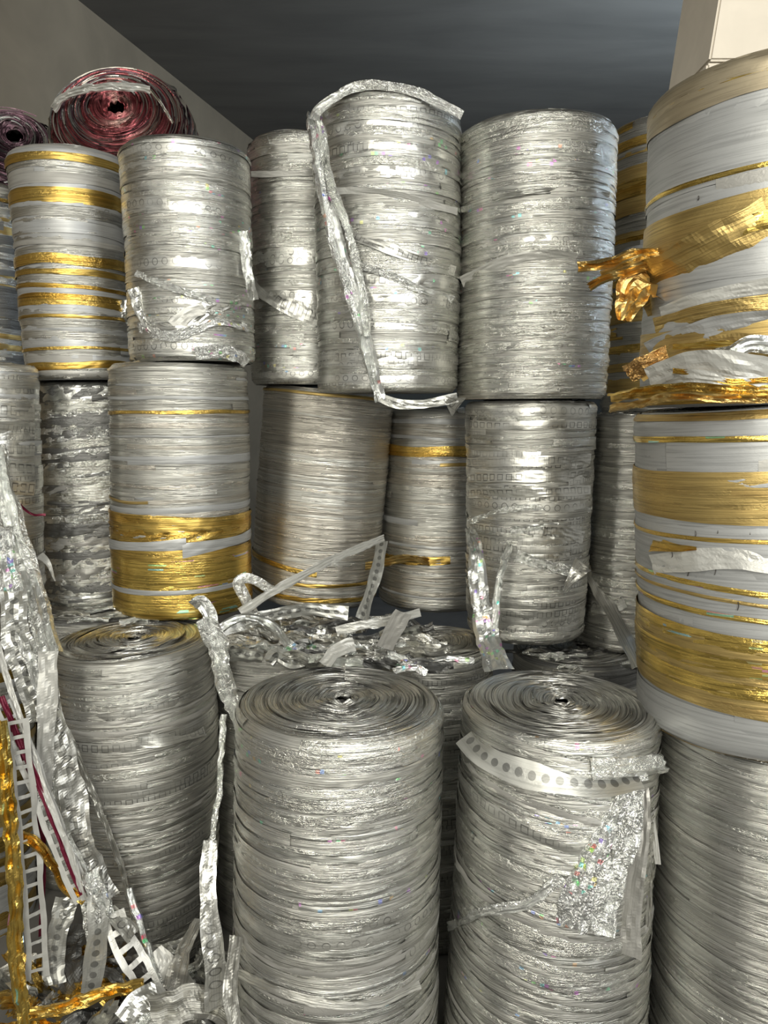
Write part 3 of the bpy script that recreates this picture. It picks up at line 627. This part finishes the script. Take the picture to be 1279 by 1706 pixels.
# the bunch hanging at the left
fs('long crumpled silver strip running down from the punched roll at the left edge', [(-10, 742, 1.48), (0, 800, 1.46), (20, 870, 1.44), (45, 950, 1.40), (65, 1020, 1.34), (82, 1090, 1.28)], 0.050, 'crum', 201, folds=.45, crink=0.002)
fs('second crumpled silver strip beside the long one at the left', [(0, 880, 1.42), (14, 950, 1.38), (30, 1020, 1.34), (55, 1090, 1.28), (78, 1150, 1.24)], 0.048, 'crumholo', 202, folds=.4, crink=0.0025, taper=(1, .8))
fs('round punched silver strip bulging out at the left under the crumpled ones', [(22, 985, 1.32), (25, 1050, 1.30), (42, 1110, 1.27), (62, 1165, 1.24), (70, 1200, 1.22)], 0.046, 'dots', 203, crink=0.004)
fs('smooth pale folded strip hanging straight down in front of the tapered roll', [(80, 1085, 1.22), (80, 1150, 1.21), (76, 1230, 1.20), (74, 1320, 1.20)], 0.030, 'whitefilm', 204, crink=0.003, taper=(1.1, .8))
fs('pale crumpled strip continuing down from the folded one to the pile', [(70, 1290, 1.20), (90, 1370, 1.20), (120, 1440, 1.19), (150, 1500, 1.18), (165, 1560, 1.17)], 0.040, 'crum', 205, folds=.3, crink=0.004)
fs('circle punched silver strip slanting in front of the tapered roll', [(84, 1190, 1.22), (105, 1260, 1.22), (125, 1340, 1.22), (140, 1420, 1.21), (180, 1500, 1.20)], 0.042, 'circle', 206, crink=0.003)
fs('thin silver strip at the left edge of the tapered roll', [(90, 1120, 1.26), (100, 1190, 1.26), (125, 1250, 1.25), (150, 1310, 1.26), (200, 1440, 1.27), (225, 1540, 1.27)], 0.011, 'satin', 207, crink=0.002)
fs('white ladder-cut strip hanging upright at the lower left', [(26, 1200, 1.12), (38, 1300, 1.12), (48, 1400, 1.12), (56, 1500, 1.12), (61, 1580, 1.12), (62, 1630, 1.12)], 0.034, 'whitefilm', 208, crink=0.0006, ladder=0.025, nv=6, step=0.003, name='ladder_strip')
fs('maroon and white ladder-cut strip slanting down at lower left', [(5, 1170, 1.14), (40, 1250, 1.14), (75, 1340, 1.14), (105, 1420, 1.14), (140, 1500, 1.14)], 0.030, 'whitefilm', 209, crink=0.0006, ladder=0.025, nv=6, step=0.003, name='ladder_strip')
fs('maroon film ribbon lying along the slanting ladder strip', [(2, 1160, 1.13), (35, 1240, 1.13), (75, 1330, 1.13), (105, 1410, 1.13), (138, 1490, 1.13)], 0.010, 'maroon', 210, crink=0.001)
fs('maroon film ribbon behind the upright ladder strip', [(20, 1210, 1.15), (50, 1300, 1.15), (72, 1400, 1.15), (70, 1500, 1.15), (68, 1560, 1.15)], 0.008, 'maroon', 211, crink=0.001)
fs('narrow white strip crossing above the maroon ribbon at the left edge', [(-4, 1070, 1.15), (15, 1140, 1.15), (45, 1225, 1.14), (80, 1330, 1.13), (120, 1430, 1.13), (140, 1500, 1.13)], 0.009, 'whitefilm', 212, crink=0.001)
fs('long crumpled gold strip hanging at the far lower left', [(0, 1200, 1.08), (10, 1300, 1.08), (20, 1400, 1.08), (27, 1500, 1.08), (26, 1600, 1.08), (42, 1712, 1.08)], 0.024, 'goldholo', 213, folds=.25, crink=0.003)
fs('short gold strip curling off the ladder strip', [(30, 1390, 1.12), (60, 1405, 1.12), (88, 1440, 1.13), (110, 1480, 1.14), (142, 1500, 1.14)], 0.018, 'gold', 214, folds=.4, crink=0.003)
fs('upright silver strip with a column of round holes near the bottom left', [(165, 1490, 1.12), (163, 1545, 1.11), (158, 1600, 1.11), (150, 1655, 1.11)], 0.032, 'dots', 215, crink=0.001)
fs('shiny crumpled silver knot above the round-holed strip', [(152, 1450, 1.14), (165, 1490, 1.12), (178, 1530, 1.12)], 0.036, 'crumholo', 216, crink=0.006, folds=.4)
fs('white ladder-cut strip slanting right at the foot of the tapered roll', [(188, 1520, 1.13), (205, 1570, 1.12), (235, 1620, 1.11), (262, 1670, 1.10)], 0.038, 'whitefilm', 217, crink=0.001, ladder=0.027, nv=6, step=0.003, name='ladder_strip')
fs('white folded triangle of foil near the bottom left', [(180, 1515, 1.14), (205, 1540, 1.12), (222, 1560, 1.12)], 0.026, 'circle', 218, crink=0.001)
fs('thin crumpled silver strip along the foot of the tapered roll', [(215, 1480, 1.20), (230, 1530, 1.18), (250, 1590, 1.15), (270, 1650, 1.12)], 0.016, 'crumholo', 219, folds=.5, crink=0.003)
fs('bright white foil piece with one hole low at the left', [(262, 1580, 1.14), (285, 1615, 1.13), (310, 1660, 1.12)], 0.040, 'whitefilm', 220, crink=0.002, taper=(.4, 1.3))
fs('grey net-like strip leaning at bottom left', [(112, 1495, 1.16), (98, 1550, 1.15), (88, 1600, 1.15), (92, 1640, 1.14)], 0.034, 'dots', 221, crink=0.003)
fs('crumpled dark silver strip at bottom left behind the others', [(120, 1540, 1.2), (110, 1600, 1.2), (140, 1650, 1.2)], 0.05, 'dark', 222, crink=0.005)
fs('gold crumpled strip lying across the bottom left', [(50, 1692, 1.05), (100, 1680, 1.05), (150, 1662, 1.06), (200, 1648, 1.08), (240, 1640, 1.1)], 0.022, 'gold', 223, folds=.4, crink=0.004)
fs('dull silver strip lying on the low roll at bottom left', [(205, 1702, 1.02), (230, 1672, 1.04), (262, 1655, 1.06)], 0.036, 'circle', 224, crink=0.003)
fs('crumpled silver strip across the bottom near the punched column', [(250, 1690, 1.02), (300, 1675, 1.03), (345, 1670, 1.04), (385, 1690, 1.05)], 0.05, 'satin', 225, crink=0.005, folds=.3)
fs('silver strip with a column of round marks hanging between the tapered and the middle roll', [(350, 1400, 1.10), (346, 1460, 1.07), (350, 1540, 1.05), (358, 1610, 1.04), (362, 1680, 1.04)], 0.034, 'circle', 226, taper=(.6, 1.1), crink=0.0015)
fs('upper thin part of foil trailing down beside the front middle roll', [(372, 1190, 1.16), (368, 1260, 1.14), (362, 1330, 1.12), (352, 1400, 1.10)], 0.012, 'crum', 227, folds=.5, crink=0.003)
fs('grey strip fanning out left of the punched column', [(330, 1530, 1.12), (305, 1590, 1.12), (290, 1650, 1.11)], 0.03, 'satin', 228, crink=0.002, taper=(.4, 1.3))
fs('sheet of grey foil wrapped along the lower left of the front middle roll', [(395, 1560, 1.03), (386, 1620, 1.02), (384, 1660, 1.01), (392, 1712, 1.0)], 0.02, 'satin', 229, crink=0.002)

# strips on the middle pile
fs('long pale strip slanting up from the pile to the leaning warm roll', [(400, 1020, 1.38), (455, 985, 1.42), (510, 955, 1.47), (570, 925, 1.55), (640, 896, 1.66)], 0.018, 'whitefilm', 240, crink=0.0015, folds=.3)
fs('punched strip hanging from the leaning warm roll to the pile', [(636, 902, 1.68), (628, 950, 1.62), (612, 1000, 1.56), (602, 1032, 1.52)], 0.026, 'dots', 241, crink=0.001)
fs('curled silver loop beside the gold based roll', [(425, 1030, 1.40), (405, 990, 1.44), (398, 968, 1.46), (420, 965, 1.46), (455, 985, 1.44)], 0.022, 'crum', 242, crink=0.002)
fs('folded silver strip standing up left of the middle pile', [(322, 1010, 1.34), (335, 1003, 1.33), (350, 1030, 1.32), (345, 1060, 1.31)], 0.026, 'crum', 243, crink=0.002)
fs('crumpled silver strip draped down between the tapered and the front middle roll', [(340, 1030, 1.32), (362, 1070, 1.29), (368, 1110, 1.26), (378, 1150, 1.20), (395, 1190, 1.15), (405, 1225, 1.12)], 0.044, 'crum', 244, crink=0.005, folds=.4, taper=(1, .6))
fs('grey flat strip leaning on the pile behind the front middle roll', [(672, 1020, 1.45), (655, 1050, 1.42), (640, 1080, 1.38)], 0.034, 'matte', 245, crink=0.001)
fs('bright white scrap of foil on the middle pile', [(590, 1072, 1.34), (560, 1085, 1.32), (540, 1108, 1.29)], 0.024, 'whitefilm', 246, crink=0.002)
fs('thin bright strip crossing the pile towards the gap between front rolls', [(790, 1102, 1.34), (740, 1098, 1.34), (690, 1110, 1.30), (655, 1118, 1.28)], 0.012, 'crumholo', 247, crink=0.002)
DESC = {'crum': 'bright crumpled silver foil', 'crumholo': 'rainbow flecked silver foil', 'square': 'square marked silver foil', 'dots': 'dotted grey foil', 'satin': 'soft grey silver foil', 'dark': 'dark dull foil', 'gold': 'crumpled gold foil', 'circle': 'circle marked silver foil'}
fs('long flat silver strip reaching left over the middle heap', [(372, 1048, 1.40), (440, 1028, 1.44), (510, 1016, 1.48), (580, 1022, 1.48)], 0.026, 'dots', 250, crink=0.0015)
fs('thin shiny strip arched over the left part of the middle heap', [(350, 1060, 1.33), (400, 1030, 1.36), (450, 1040, 1.38), (480, 1075, 1.34)], 0.018, 'crum', 251, crink=0.002, folds=.4)
fs('pale strip lying diagonally in front of the punched hanging strip', [(560, 1052, 1.46), (600, 1042, 1.46), (650, 1034, 1.48), (700, 1020, 1.52)], 0.018, 'whitefilm', 252, crink=0.001)
rg = random.Random(4)
for i in range(56):
    x = rg.uniform(385, 690); y = rg.uniform(1035, 1112); d = 1.60-(y-1030)/85*0.30
    x = 385+rg.random()*320
    a = rg.uniform(-0.5, 0.5)+(math.pi if rg.random() < .5 else 0); L = rg.uniform(45, 125)
    pts = []
    for k in range(4):
        t = k/3-0.5
        pts.append((x+math.cos(a)*L*t+rg.uniform(-6, 6), y+math.sin(a)*L*t*0.45+rg.uniform(-7, 7), d-math.sin(a)*L*t*0.0012+rg.uniform(-.012, .012)))
    mt = rg.choice(['crum', 'crum', 'crumholo', 'square', 'dots', 'satin', 'satin', 'dark', 'dark']); desc, zone = DESC[mt], ('left' if x < 480 else 'middle' if x < 590 else 'right')
    strip('foil_scrap', pts, rg.uniform(0.016, 0.036), mt, seed=300+i, crink=0.005, folds=rg.choice([0.2, .5, .7]),
          twist=(rg.uniform(-1, 1), rg.uniform(-1, 1)),
          label=desc+' scrap in the middle heap, '+zone+' side', cat='foil scrap', group=desc+' scraps heaped in the middle, '+zone)
for i in range(14):
    x = rg.uniform(860, 1055); y = rg.uniform(1078, 1118); d = 1.6-(y-1078)/40*0.12
    pts = [(x-25+rg.uniform(-4, 4), y+rg.uniform(-6, 6), d), (x+rg.uniform(-4, 4), y+rg.uniform(-6, 6), d-.01), (x+25+rg.uniform(-4, 4), y+rg.uniform(-6, 6), d)]
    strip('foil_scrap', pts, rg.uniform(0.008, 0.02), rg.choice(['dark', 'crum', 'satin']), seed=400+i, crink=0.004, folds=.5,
          label='small dull foil scrap on the shaded roll at right', cat='foil scrap', group='foil scraps on the shaded roll at right')
for i in range(12):
    x = rg.uniform(90, 240); y = rg.uniform(1012, 1032); d = 1.62-(y-1012)/20*0.08
    pts = [(x-35+rg.uniform(-4, 4), y+rg.uniform(-1, 9), d), (x+rg.uniform(-4, 4), y+rg.uniform(-4, 4), d-.01), (x+35+rg.uniform(-4, 4), y+rg.uniform(-9, 2), d)]
    strip('foil_scrap', pts, rg.uniform(0.008, 0.018), rg.choice(['crum', 'crum', 'satin', 'dark']), seed=430+i, crink=0.003, folds=.5,
          label='flattened foil scrap lying behind the tapered roll top', cat='foil scrap', group='foil scraps behind the tapered roll top')
# heap at the lower left on the floor side: strips in dull silver and gold
for i in range(46):
    x = rg.uniform(-5, 390); y = rg.uniform(1590, 1715); d = 1.28-(y-1590)/125*0.16
    a = rg.uniform(-0.9, 0.9)+math.pi*rg.choice([0, 1]); L = rg.uniform(50, 110); gold = x < 200 and rg.random() < .45
    pts = [(x+math.cos(a)*L*(k/3-.5)+rg.uniform(-8, 8), y+math.sin(a)*L*(k/3-.5)+rg.uniform(-8, 8), d+rg.uniform(-.02, .02)) for k in range(4)]
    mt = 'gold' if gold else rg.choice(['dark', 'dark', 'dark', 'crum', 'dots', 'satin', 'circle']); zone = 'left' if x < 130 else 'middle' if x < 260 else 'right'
    strip('foil_scrap', pts, rg.uniform(0.018, 0.042), mt, seed=500+i, crink=0.005, folds=rg.choice([.2, .5, .7]), twist=(rg.uniform(-1, 1), rg.uniform(-1, 1)),
          label=DESC[mt]+' scrap in the bottom left heap, '+zone+' part', cat='foil scrap', group=DESC[mt]+' scraps heaped bottom left, '+zone)
